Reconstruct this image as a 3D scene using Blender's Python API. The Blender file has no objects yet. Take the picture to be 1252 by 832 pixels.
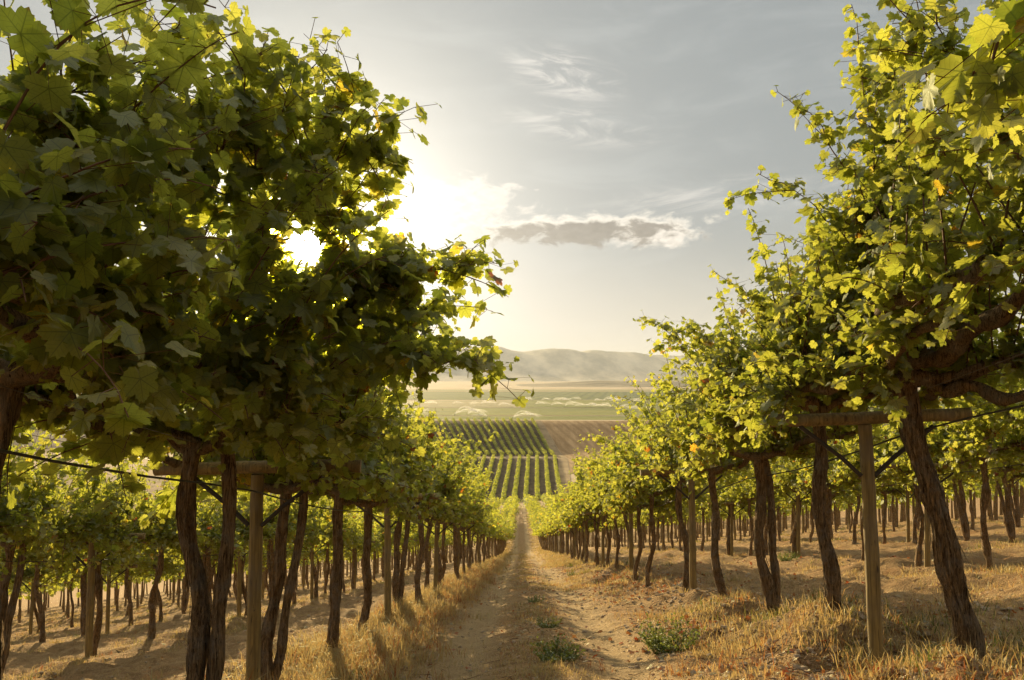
import bpy, math, random
import numpy as np
from mathutils import Vector

# ------------------------------------------------------------------ camera, sky, sun, exposure
scene = bpy.context.scene
COL = scene.collection
R = math.radians
EYE = 1.117
SLOPE = 0.2235
F = 900.0                                   # focal length in pixels of a 1252 px wide frame
cam_d = bpy.data.cameras.new('camera'); cam = bpy.data.objects.new('camera', cam_d); COL.objects.link(cam)
cam_d.sensor_width = 36; cam_d.lens = 36 * F / 1252
cam.location = (0, 0, EYE)
YAW, PITCH = 0.0111, 0.0489
cam.rotation_euler = (math.pi / 2 + PITCH, 0, YAW)
cam_d.clip_start = 0.05; cam_d.clip_end = 60000
scene.camera = cam

SUN_AZ, SUN_EL = R(-16.4), R(9.6)          # azimuth measured from +Y towards +X
sun_dir = Vector((math.sin(SUN_AZ) * math.cos(SUN_EL), math.cos(SUN_AZ) * math.cos(SUN_EL), math.sin(SUN_EL)))
sun_d = bpy.data.lights.new('sun', 'SUN'); sun = bpy.data.objects.new('sun', sun_d); COL.objects.link(sun)
sun_d.energy = 5.0; sun_d.angle = R(0.55); sun_d.color = (1.0, 0.75, 0.38)
sun.rotation_euler = sun_dir.to_track_quat('Z', 'Y').to_euler()

world = bpy.data.worlds.new('World'); scene.world = world; world.use_nodes = True


class NT:
    """tiny node builder"""
    def __init__(s, tree):
        s.t = tree; tree.nodes.clear()

    def n(s, kind, **kw):
        nd = s.t.nodes.new(kind)
        for k, v in kw.items():
            if k == 'ins':
                for kk, vv in v.items():
                    s.set(nd, kk, vv)
            else:
                setattr(nd, k, v)
        return nd

    def set(s, nd, key, v):
        sock = nd.inputs[key]
        if isinstance(v, bpy.types.NodeSocket): s.t.links.new(v, sock)
        else: sock.default_value = v

    def m(s, op, a, b=None, c=None, clamp=False):
        nd = s.t.nodes.new('ShaderNodeMath'); nd.operation = op; nd.use_clamp = clamp
        s.set(nd, 0, a)
        if b is not None: s.set(nd, 1, b)
        if c is not None: s.set(nd, 2, c)
        return nd.outputs[0]

    def ss(s, v, lo, hi):                    # smooth step
        nd = s.t.nodes.new('ShaderNodeMapRange'); nd.interpolation_type = 'SMOOTHSTEP'
        s.set(nd, 'Value', v); s.set(nd, 'From Min', lo); s.set(nd, 'From Max', hi)
        return nd.outputs['Result']

    def mix(s, f, a, b, mode='MIX'):
        nd = s.t.nodes.new('ShaderNodeMix'); nd.data_type = 'RGBA'; nd.blend_type = mode
        s.set(nd, 0, f)
        for idx, v in ((6, a), (7, b)):
            if isinstance(v, tuple) and len(v) == 3: v = (*v, 1)
            s.set(nd, idx, v)
        return nd.outputs[2]

    def noise(s, vec, scale, detail=4, rough=.55, dist=0.0):
        nd = s.t.nodes.new('ShaderNodeTexNoise')
        if vec is not None: s.set(nd, 'Vector', vec)
        s.set(nd, 'Scale', scale); s.set(nd, 'Detail', detail); s.set(nd, 'Roughness', rough); s.set(nd, 'Distortion', dist)
        return nd.outputs['Fac']

    def mapping(s, vec, scale=(1, 1, 1), loc=(0, 0, 0), rot=(0, 0, 0)):
        nd = s.t.nodes.new('ShaderNodeMapping')
        s.set(nd, 'Vector', vec); nd.inputs['Scale'].default_value = scale
        nd.inputs['Location'].default_value = loc; nd.inputs['Rotation'].default_value = rot
        return nd.outputs[0]


def build_world():
    w = NT(world.node_tree)
    sky = w.n('ShaderNodeTexSky', sky_type='NISHITA'); sky.sun_disc = False
    sky.sun_elevation = SUN_EL; sky.sun_rotation = SUN_AZ
    sky.air_density = 1.0; sky.dust_density = 2.0; sky.ozone_density = 1.0; sky.altitude = 300
    tc = w.n('ShaderNodeTexCoord'); d = tc.outputs['Generated']
    sep = w.n('ShaderNodeSeparateXYZ', ins={0: d})
    X, Y, Z = sep.outputs
    az = w.m('ARCTAN2', X, Y); el = w.m('ARCSINE', Z)
    comb = w.n('ShaderNodeCombineXYZ', ins={0: az, 1: el, 2: 0.0}).outputs[0]
    # thin high overcast greys the sky
    hsv = w.n('ShaderNodeHueSaturation', ins={'Saturation': .5, 'Value': 1.0, 'Color': sky.outputs[0]}).outputs[0]
    hsv = w.n('ShaderNodeGamma', ins={'Color': hsv, 'Gamma': .62}).outputs[0]
    # thin veil cloud, stretched along the horizon
    v1 = w.noise(w.mapping(comb, (3.0, 11, 1), (3.7, 1.2, 0), (0, 0, R(-7))), 1.6, 7, .6, .6)
    veil = w.ss(v1, .45, .75)
    col = w.mix(w.m('MULTIPLY', veil, .16), w.mix(.55, hsv, (3.9, 4.35, 4.45)), (7.0, 7.2, 7.0))
    # wisps
    for (ca, ce, ra, re, rot, amt, sc) in ((.062, .395, .10, .035, -12, .75, 9), (.09, .33, .14, .030, -6, .5, 8),
                                           (.32, .235, .25, .03, 2, .45, 6), (-.06, .245, .05, .018, 0, .9, 12)):
        mp = w.mapping(comb, (1, 1, 1), (0, 0, 0))
        sub = w.n('ShaderNodeVectorMath', operation='SUBTRACT', ins={0: mp, 1: (ca, ce, 0)}).outputs[0]
        rr = w.n('ShaderNodeVectorRotate', rotation_type='Z_AXIS', ins={'Vector': sub, 'Angle': R(-rot)}).outputs[0]
        s2 = w.mapping(rr, (1 / ra, 1 / re, 1))
        ln = w.n('ShaderNodeVectorMath', operation='LENGTH', ins={0: s2}).outputs['Value']
        nn = w.noise(w.mapping(rr, (1, 4.0, 1)), sc, 8, .65, 1.2)
        f = w.m('MULTIPLY', w.ss(ln, 1.15, .1), w.ss(nn, .42, .72))
        col = w.mix(w.m('MULTIPLY', f, amt), col, (11.5, 10.6, 9.6))
    # the flat grey cumulus right of the sun with a bright rim
    def cloud(ca, ce, ra, re, seed, col, dark, rim, lump=.9):
        sub = w.n('ShaderNodeVectorMath', operation='SUBTRACT', ins={0: comb, 1: (ca, ce, 0)}).outputs[0]
        s2 = w.mapping(sub, (1 / ra, 1 / re, 1))
        ln = w.n('ShaderNodeVectorMath', operation='LENGTH', ins={0: s2}).outputs['Value']
        nn = w.noise(w.mapping(comb, (1, 1.9, 1), (seed, 0, 0)), 26, 9, .62, .35)
        fld = w.m('ADD', ln, w.m('MULTIPLY', w.m('SUBTRACT', nn, .5), -lump * 2.2))
        body = w.m('MULTIPLY', w.ss(fld, 1.3, .62), .93)
        low = w.m('ADD', fld, w.m('MULTIPLY', w.n('ShaderNodeSeparateXYZ', ins={0: s2}).outputs[1], .38))
        core = w.ss(low, 1.12, .5)
        sh = w.ss(w.noise(w.mapping(comb, (1, 2.0, 1), (seed + 2, 0, 0)), 60, 6, .6), .3, .75)
        cc = w.mix(core, rim, w.mix(sh, dark, tuple(1.35 * q for q in dark)))
        return w.mix(body, col, cc)
    col = cloud(-.085, .232, .075, .028, 9.0, col, (6.4, 6.1, 5.5), (7.6, 7.2, 6.5), 1.6)
    col = cloud(.178, .188, .055, .016, 5.0, col, (7.4, 6.8, 6.0), (9.6, 9.0, 7.9), 1.3)
    col = cloud(.085, .196, .150, .019, 1.0, col, (2.3, 2.1, 1.85), (9.6, 8.9, 7.7), 1.25)
    # warm band over the horizon and the glare round the low sun
    hb = w.ss(w.m('ABSOLUTE', el), .22, .0)
    col = w.mix(w.m('MULTIPLY', hb, .35), col, (11.0, 9.4, 7.2))
    # sky above the view brightened, added as fill for the shaded foliage
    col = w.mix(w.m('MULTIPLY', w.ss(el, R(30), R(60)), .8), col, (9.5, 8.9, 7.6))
    dt = w.n('ShaderNodeVectorMath', operation='DOT_PRODUCT', ins={0: d, 1: tuple(sun_dir)}).outputs['Value']
    ang = w.m('ARCCOSINE', w.m('MINIMUM', dt, .9999999))
    g1 = w.m('MULTIPLY', w.m('EXPONENT', w.m('MULTIPLY', ang, -7.5)), 20.0)
    g2 = w.m('MULTIPLY', w.m('EXPONENT', w.m('MULTIPLY', ang, -30.0)), 70.0)
    g3 = w.m('MULTIPLY', w.ss(ang, R(1.5), R(.5)), 900.0)
    g = w.m('ADD', w.m('ADD', g1, g2), g3)
    glow = w.n('ShaderNodeVectorMath', operation='SCALE', ins={0: (1.0, .88, .68), 'Scale': g}).outputs[0]
    col = w.n('ShaderNodeVectorMath', operation='ADD', ins={0: col, 1: glow}).outputs[0]
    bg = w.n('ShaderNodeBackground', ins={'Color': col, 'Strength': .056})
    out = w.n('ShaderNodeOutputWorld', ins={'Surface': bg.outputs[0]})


build_world()
scene.view_settings.view_transform = 'Standard'; scene.view_settings.look = 'None'
scene.view_settings.exposure = 1.0; scene.view_settings.gamma = 1.0; scene.view_settings.use_curve_mapping = False
cy = scene.cycles
cy.max_bounces = 8; cy.diffuse_bounces = 5; cy.glossy_bounces = 1; cy.transmission_bounces = 5
cy.transparent_max_bounces = 8; cy.volume_bounces = 0; cy.use_denoising = True
cy.use_adaptive_sampling = True; cy.adaptive_threshold = .02
cy.sample_clamp_indirect = 4.0; cy.caustics_reflective = False; cy.caustics_refractive = False
cy.use_fast_gi = False
world.cycles.sampling_method = 'MANUAL'; world.cycles.sample_map_resolution = 2048

rng = np.random.default_rng(7)

# ------------------------------------------------------------------ numeric helpers
_lat = np.random.default_rng(99).random((256, 256))


def vnoise(x, y):
    x = np.asarray(x, float); y = np.asarray(y, float)
    xi = np.floor(x).astype(int); yi = np.floor(y).astype(int)
    fx = x - xi; fy = y - yi
    fx = fx * fx * (3 - 2 * fx); fy = fy * fy * (3 - 2 * fy)
    a = _lat[xi % 256, yi % 256]; b = _lat[(xi + 1) % 256, yi % 256]
    c = _lat[xi % 256, (yi + 1) % 256]; d = _lat[(xi + 1) % 256, (yi + 1) % 256]
    return (a * (1 - fx) + b * fx) * (1 - fy) + (c * (1 - fx) + d * fx) * fy - .5


def fbm(x, y, o=4):
    s = 0; a = 1.0
    for i in range(o):
        s = s + a * vnoise(x * 2 ** i + 17.3 * i, y * 2 ** i + 5.1 * i); a *= .5
    return s


def sstep(x, a, b):
    t = np.clip((np.asarray(x, float) - a) / (b - a), 0, 1); return t * t * (3 - 2 * t)


# slope of the hillside (positive falls away from the camera), integrated into a profile
_ky = np.array([-300, 80, 100, 205, 240, 362, 382, 398, 455, 478, 500, 560, 590, 1e5])
_ks = np.array([SLOPE, SLOPE, .13, .13, .014, .014, .0, -.158, -.158, .0, .24, .24, .0, .0])
_yy = np.concatenate([np.arange(-300, 800, .25), [60000]])
_ss = np.interp(_yy, _ky, _ks)
_drop = np.concatenate([[0], np.cumsum((_ss[1:] + _ss[:-1]) / 2 * np.diff(_yy))])
_drop -= np.interp(0, _yy, _drop)
ROWX = [-2.0 - 4.6 * i for i in range(9)][::-1] + [2.61 + 4.6 * i for i in range(9)]


def base_h(x, y):
    x = np.asarray(x, float); y = np.asarray(y, float)
    cross = .087 * x + .0025 * np.clip(x - 2, 0, 25) ** 1.5 - .048 * np.clip(-x - 2.3, 0, 40)
    cross = np.where(np.abs(x) > 45, np.sign(x) * 4.6 + 0 * x, cross) if False else cross
    cross = 6.5 * np.tanh(cross / 6.5)
    return -np.interp(y, _yy, _drop) + cross * (1 - sstep(y, 150, 330))


def height(x, y):
    x = np.asarray(x, float); y = np.asarray(y, float)
    h = base_h(x, y)
    near = 1 - sstep(y, 30, 120)
    rowd = np.abs(((x + 2.0) + 2.3) % 4.605 - 2.3)
    mound = .09 * np.exp(-(rowd / .55) ** 2)
    rut = -.075 * (np.exp(-((x + .62) / .28) ** 2) + np.exp(-((x - .98) / .28) ** 2))
    rough = .05 + .20 * sstep(np.abs(x - .25), 1.1, 2.3) + .14 * np.exp(-((x - 3.0) / .9) ** 2)
    h = h + near * (mound + rut + rough * fbm(x * 1.1, y * 1.1, 3) + (.028 + .2 * rough) * fbm(x * 6, y * 6, 3) * .7 + .012 * fbm(x * 19, y * 19, 2))
    return h


def px(x, y, d):
    """a point seen at (x, y) of the 1252 px photograph at depth d, in world space"""
    a = (x - 626) / F; b = (416 - y) / F
    fw = Vector((-math.sin(YAW) * math.cos(PITCH), math.cos(YAW) * math.cos(PITCH), math.sin(PITCH)))
    rt = Vector((math.cos(YAW), math.sin(YAW), 0)); up = rt.cross(fw)
    v = (fw + rt * a + up * b) * d
    return np.array([v.x, v.y, v.z + EYE])


# ------------------------------------------------------------------ mesh helpers
class MB:
    def __init__(s):
        s.v = []; s.f = []; s.n = 0; s.mi = []; s.tint = []; s.loc = []; s.has_loc = False

    def add(s, verts, faces, mat=0, tint=0.5, loc=None):
        """verts (N,3); faces (M,k) int array"""
        verts = np.asarray(verts, float); faces = np.asarray(faces, int)
        s.v.append(verts); s.f.append(faces + s.n); s.n += len(verts)
        if loc is not None: s.has_loc = True
        s.loc.append((len(verts), loc))
        s.mi.append(np.full(len(faces), mat, int))
        s.tint.append(np.broadcast_to(np.asarray(tint, float), (len(faces),)).copy())

    def build(s, name, mats, parent=None, smooth=True):
        me = bpy.data.meshes.new(name)
        V = np.concatenate(s.v) if s.v else np.zeros((0, 3))
        me.vertices.add(len(V)); me.vertices.foreach_set('co', V.ravel())
        loops = np.concatenate([f.ravel() for f in s.f]); cnt = np.concatenate([np.full(len(f), f.shape[1]) for f in s.f])
        me.loops.add(len(loops)); me.loops.foreach_set('vertex_index', loops)
        me.polygons.add(len(cnt)); st = np.concatenate([[0], np.cumsum(cnt)[:-1]])
        me.polygons.foreach_set('loop_start', st)
        me.polygons.foreach_set('material_index', np.concatenate(s.mi))
        me.polygons.foreach_set('use_smooth', np.full(len(cnt), smooth))
        at = me.attributes.new('tint', 'FLOAT', 'FACE'); at.data.foreach_set('value', np.concatenate(s.tint))
        if s.has_loc:
            LV = np.concatenate([np.zeros((n, 3)) if l is None else l for n, l in s.loc])
            al = me.attributes.new('leaf_at', 'FLOAT_VECTOR', 'POINT'); al.data.foreach_set('vector', LV.ravel())
        me.update(calc_edges=True); me.validate()
        for m in (mats if isinstance(mats, (list, tuple)) else [mats]): me.materials.append(m)
        o = bpy.data.objects.new(name, me); COL.objects.link(o)
        if parent is not None: o.parent = parent
        return o


def tag(o, label=None, cat=None, group=None, kind=None):
    if label: o['label'] = label
    if cat: o['category'] = cat
    if group: o['group'] = group
    if kind: o['kind'] = kind
    return o


def empty(name, loc):
    o = bpy.data.objects.new(name, None); COL.objects.link(o); o.location = loc; o.empty_display_size = .2
    return o


def frames(P):
    P = np.asarray(P, float)
    T = np.gradient(P, axis=0); T /= np.linalg.norm(T, axis=1, keepdims=True) + 1e-9
    ref = np.array([0.31, .95, .05]) if abs(T[0, 2]) > .7 else np.array([0, 0, 1.0])
    A = np.cross(T, ref); A /= np.linalg.norm(A, axis=1, keepdims=True) + 1e-9
    B = np.cross(T, A)
    return A, B


def tube(mb, P, rad, seg=6, mat=0, tint=.5, ridge=None, cap=True):
    P = np.asarray(P, float); n = len(P); A, B = frames(P)
    th = np.arange(seg) / seg * 2 * math.pi
    rad = np.broadcast_to(np.asarray(rad, float), (n,))
    rr = rad[:, None] * np.ones((n, seg))
    if ridge is not None: rr = rr * ridge(np.arange(n)[:, None], th[None, :])
    V = P[:, None, :] + rr[..., None] * (np.cos(th)[None, :, None] * A[:, None, :] + np.sin(th)[None, :, None] * B[:, None, :])
    i = np.arange(n - 1)[:, None] * seg; j = np.arange(seg)[None, :]; k = (j + 1) % seg
    Fc = np.stack([i + j, i + k, i + seg + k, i + seg + j], -1).reshape(-1, 4)
    mb.add(V.reshape(-1, 3), Fc, mat, tint)
    if cap:
        for e, c in ((0, P[0]), (n - 1, P[-1])):
            ring = V[e]; vv = np.vstack([ring, c[None]])
            jj = np.arange(seg); kk = (jj + 1) % seg
            fc = np.stack([kk, jj, np.full(seg, seg)], -1) if e == 0 else np.stack([jj, kk, np.full(seg, seg)], -1)
            mb.add(vv, fc, mat, tint)


def bez(a, b, c, n):
    t = np.linspace(0, 1, n)[:, None]
    return (1 - t) ** 2 * np.asarray(a) + 2 * (1 - t) * t * np.asarray(b) + t ** 2 * np.asarray(c)


# grape leaf outlines (angle from the tip, radius)
def leaf_tpl(lod):
    if lod == 0:
        h = [(0, 1.0), (7, .86), (12, .93), (19, .80), (24, .83), (30, .64), (36, .82), (41, .80), (49, .97), (56, .84), (62, .87), (70, .74), (77, .60),
             (85, .76), (92, .73), (101, .86), (110, .74), (119, .78), (130, .66), (141, .69), (153, .56), (165, .50), (173, .30)]
    elif lod == 1:
        h = [(0, 1.0), (16, .86), (29, .66), (42, .84), (51, .95), (66, .78), (77, .62), (100, .83), (130, .68), (160, .5)]
    elif lod == 2:
        h = [(0, 1.0), (28, .7), (52, .93), (78, .66), (105, .8), (150, .58)]
    else:
        h = [(0, .95), (60, .8), (130, .7)]
    pts = [(a, r) for a, r in h] + [(180, .10 if lod < 3 else .5)] + [(-a, r) for a, r in h[:0:-1]]
    a = np.radians([p[0] for p in pts]); r = np.array([p[1] for p in pts])
    x = np.sin(a) * r; y = np.cos(a) * r
    if lod == 3:
        return np.stack([x, y, .12 * np.abs(x)], 1), None
    z = .16 * np.abs(x) - .20 * r * r + .035 * np.sin(a * 3)
    V = np.vstack([np.stack([x, y, z], 1), [[0, 0, 0]]])
    n = len(pts); j = np.arange(n)
    return V, np.stack([j, (j + 1) % n, np.full(n, n)], 1)


TPL = [leaf_tpl(i) for i in range(4)]


def add_leaves(mb, P, T, N, S, tint, lod, mat=0):
    if len(P) == 0: return
    P = np.asarray(P); N = N / (np.linalg.norm(N, axis=1, keepdims=True) + 1e-9)
    T = T - N * np.sum(T * N, 1, keepdims=True); T /= np.linalg.norm(T, axis=1, keepdims=True) + 1e-9
    B = np.cross(T, N)
    V, Fc = TPL[lod]
    if Fc is None: Fc = np.arange(len(V))[None, :]
    curl = rng.uniform(.2, 1.9, len(P))
    W = rng.uniform(.85, 1.12, len(P))
    out = P[:, None, :] + S[:, None, None] * (V[None, :, 0:1] * W[:, None, None] * B[:, None, :] + (V[None, :, 1:2]) * T[:, None, :]
                                              + (V[None, :, 2:3] * curl[:, None, None]) * N[:, None, :])
    if lod < 2:      # wavy, twisted blades
        ang_ = np.arctan2(V[:, 0], V[:, 1])[None, :]; rr_ = np.hypot(V[:, 0], V[:, 1])[None, :]
        ph = rng.uniform(0, 6.3, (len(P), 1)); am = rng.uniform(.02, .10, (len(P), 1)); tw = rng.normal(0, .22, (len(P), 1))
        dz = am * np.sin(3 * ang_ + ph) * rr_ + .6 * am * np.sin(7 * ang_ + 2 * ph) * rr_ ** 2 + tw * (V[:, 0] * V[:, 1])[None, :]
        out = out + (S[:, None] * dz)[..., None] * N[:, None, :]
    nv = len(V)
    f = (np.arange(len(P))[:, None, None] * nv + Fc[None]).reshape(-1, Fc.shape[1])
    mb.add(out.reshape(-1, 3), f, mat, np.repeat(tint, len(Fc)), None if lod > 1 else np.tile(np.column_stack([V[:, 0], V[:, 1], np.ones(len(V))]), (len(P), 1)))


# ------------------------------------------------------------------ materials
def mat(name):
    m = bpy.data.materials.new(name); m.use_nodes = True
    return m, NT(m.node_tree)


def ramp(n, fac, stops):
    nd = n.n('ShaderNodeValToRGB'); n.set(nd, 0, fac)
    e = nd.color_ramp.elements
    while len(e) < len(stops): e.new(.5)
    for i, (p, c) in enumerate(stops):
        e[i].position = p; e[i].color = (*c, 1)
    return nd.outputs[0]


def leaf_material(name, refl, trans, tw=.65, gloss=.015, rough=.62, veins=False):
    m, n = mat(name)
    a = n.n('ShaderNodeAttribute', attribute_name='tint').outputs['Fac']
    oi = n.n('ShaderNodeObjectInfo').outputs['Random']
    geo = n.n('ShaderNodeNewGeometry')
    v = n.m('ADD', a, n.m('MULTIPLY', n.m('SUBTRACT', oi, .5), .08))
    nz = n.noise(n.n('ShaderNodeTexCoord').outputs['Object'], 55, 3, .6)
    v = n.m('ADD', v, n.m('MULTIPLY', n.m('SUBTRACT', nz, .5), .16), clamp=True)
    c1 = ramp(n, v, refl); c2 = ramp(n, v, trans)
    if veins:
        la = n.n('ShaderNodeAttribute', attribute_name='leaf_at').outputs['Vector']
        sx, sy, sz = n.n('ShaderNodeSeparateXYZ', ins={0: la}).outputs
        th = n.m('ABSOLUTE', n.m('ARCTAN2', sx, sy)); rr = n.m('SQRT', n.m('ADD', n.m('MULTIPLY', sx, sx), n.m('MULTIPLY', sy, sy)))
        dmin = None
        for a0 in (0.0, .87, 1.84):
            dd = n.m('MULTIPLY', rr, n.m('ABSOLUTE', n.m('SINE', n.m('SUBTRACT', th, a0))))
            dmin = dd if dmin is None else n.m('MINIMUM', dmin, dd)
        vein = n.m('MULTIPLY', n.ss(dmin, n.m('SUBTRACT', .034, n.m('MULTIPLY', rr, .02)), .006), sz)
        side = n.ss(n.m('SINE', n.m('ADD', n.m('MULTIPLY', rr, 42.0), n.m('MULTIPLY', dmin, -36.0))), .80, 1.0)
        vein2 = n.m('MULTIPLY', n.m('MULTIPLY', side, .45), sz)
        vv = n.m('MAXIMUM', vein, vein2)
        c2 = n.mix(n.m('MULTIPLY', vv, .62), c2, (.10, .14, .02))
        c1 = n.mix(n.m('MULTIPLY', vv, .5), c1, (.20, .22, .09))
        brown = n.m('MULTIPLY', n.m('MULTIPLY', n.ss(rr, .62, .95), n.ss(n.noise(n.n('ShaderNodeTexCoord').outputs['Object'], 21, 4, .7), .54, .68)), sz)
        c1 = n.mix(n.m('MULTIPLY', brown, .75), c1, (.19, .10, .035)); c2 = n.mix(n.m('MULTIPLY', brown, .75), c2, (.34, .17, .04))
    c1 = n.mix(geo.outputs['Backfacing'], c1, n.mix(.35, c1, (.2, .24, .13)))
    d = n.n('ShaderNodeBsdfDiffuse', ins={'Color': c1, 'Roughness': .4})
    t = n.n('ShaderNodeBsdfTranslucent', ins={'Color': c2})
    mx = n.n('ShaderNodeMixShader', ins={0: tw, 1: d.outputs[0], 2: t.outputs[0]})
    if veins:      # light passing nearly straight on through the blade
        fw = n.n('ShaderNodeBsdfRefraction', ins={'Color': c2, 'Roughness': .48, 'IOR': 1.04})
        mx = n.n('ShaderNodeMixShader', ins={0: .22, 1: mx.outputs[0], 2: fw.outputs[0]})
    g = n.n('ShaderNodeBsdfGlossy', ins={'Color': (.55, .6, .5, 1), 'Roughness': rough})
    fr = n.n('ShaderNodeFresnel', ins={'IOR': 1.4}).outputs[0]
    bp = n.n('ShaderNodeBump', ins={'Strength': .35, 'Distance': .004, 'Height': nz})
    for s in (d, g): n.set(s, 'Normal', bp.outputs[0])
    mx2 = n.n('ShaderNodeMixShader', ins={0: n.m('MULTIPLY', fr, gloss * 10, clamp=True), 1: mx.outputs[0], 2: g.outputs[0]})
    n.n('ShaderNodeOutputMaterial', ins={'Surface': mx2.outputs[0]})
    return m


LEAF = leaf_material('vine_leaf',
                     [(0, (.065, .095, .02)), (.45, (.13, .165, .035)), (.8, (.18, .20, .045)), (.93, (.28, .22, .03)), (.97, (.30, .12, .03)), (1, (.22, .05, .02))],
                     [(0, (.28, .35, .035)), (.45, (.58, .60, .075)), (.8, (.70, .69, .12)), (.93, (.95, .70, .06)), (.97, (.6, .22, .03)), (1, (.4, .08, .02))], veins=True)
GRASS = leaf_material('dry_grass_blade',
                      [(0, (.06, .09, .02)), (.18, (.13, .14, .04)), (.3, (.36, .27, .11)), (.7, (.52, .38, .17)), (.9, (.45, .24, .09)), (1, (.30, .10, .04))],
                      [(0, (.15, .2, .03)), (.18, (.25, .25, .05)), (.3, (.5, .38, .14)), (.7, (.7, .52, .22)), (.9, (.55, .3, .1)), (1, (.4, .12, .04))], tw=.4, gloss=.03)
LITTER = leaf_material('fallen_leaf',
                       [(0, (.16, .09, .04)), (.4, (.32, .17, .06)), (.7, (.46, .16, .04)), (1, (.45, .07, .02))],
                       [(0, (.16, .09, .04)), (.4, (.3, .15, .06)), (.7, (.4, .13, .04)), (1, (.35, .06, .02))], tw=.3, gloss=.02)


def bark_material():
    m, n = mat('vine_bark')
    tc = n.n('ShaderNodeTexCoord').outputs['Object']
    a = n.noise(n.mapping(tc, (1, 1, .10)), 60, 7, .7, .5)
    b = n.noise(tc, 9, 3)
    col = n.mix(n.ss(a, .3, .72), (.055, .034, .018), (.46, .30, .15))
    col = n.mix(n.ss(b, .42, .7), col, (.27, .22, .165))
    fb = n.noise(n.mapping(tc, (1, 1, .04)), 150, 4, .7, .8)
    col = n.mix(n.ss(fb, .56, .66), col, (.52, .38, .22))
    col = n.mix(n.ss(fb, .44, .36), col, (.02, .012, .008))
    a = n.m('ADD', a, n.m('MULTIPLY', fb, .6))
    p = n.n('ShaderNodeBsdfPrincipled', ins={'Base Color': col, 'Roughness': .9})
    bp = n.n('ShaderNodeBump', ins={'Strength': 1.0, 'Distance': .035, 'Height': a})
    n.set(p, 'Normal', bp.outputs[0]); p.inputs['Specular IOR Level'].default_value = .15
    n.n('ShaderNodeOutputMaterial', ins={'Surface': p.outputs[0]})
    return m


def wood_material():
    m, n = mat('post_wood')
    tc = n.n('ShaderNodeTexCoord').outputs['Object']
    a = n.noise(n.mapping(tc, (1, 1, .05)), 45, 6, .6, .2)
    b = n.noise(tc, 5, 3)
    kn = n.noise(n.mapping(tc, (1, 1, .35), (4, 2, 1)), 11, 2)
    col = n.mix(n.ss(a, .3, .7), (.14, .10, .035), (.36, .26, .09))
    col = n.mix(n.ss(b, .4, .8), col, (.18, .13, .055))
    col = n.mix(n.ss(kn, .68, .76), col, (.06, .035, .02))
    ck = n.noise(n.mapping(tc, (1, 1, .03), (2, 5, 3)), 30, 2, .5, .4)
    col = n.mix(n.m('MULTIPLY', n.ss(n.m('ABSOLUTE', n.m('SUBTRACT', ck, .5)), .012, .0), .8), col, (.03, .02, .012))
    col = n.mix(n.m('MULTIPLY', n.ss(n.noise(tc, 2.2, 4), .45, .65), .45), col, (.22, .19, .15))
    p = n.n('ShaderNodeBsdfPrincipled', ins={'Base Color': col, 'Roughness': .75})
    n.set(p, 'Normal', n.n('ShaderNodeBump', ins={'Strength': .5, 'Distance': .008, 'Height': a}).outputs[0])
    n.n('ShaderNodeOutputMaterial', ins={'Surface': p.outputs[0]})
    return m


def plain(name, c, rough=.6, metal=0.0, nscale=30, var=.3):
    m, n = mat(name)
    a = n.noise(n.n('ShaderNodeTexCoord').outputs['Object'], nscale, 4)
    col = n.mix(a, tuple(q * (1 - var) for q in c), tuple(min(1, q * (1 + var)) for q in c))
    p = n.n('ShaderNodeBsdfPrincipled', ins={'Base Color': col, 'Roughness': rough, 'Metallic': metal})
    n.n('ShaderNodeOutputMaterial', ins={'Surface': p.outputs[0]})
    return m


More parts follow.
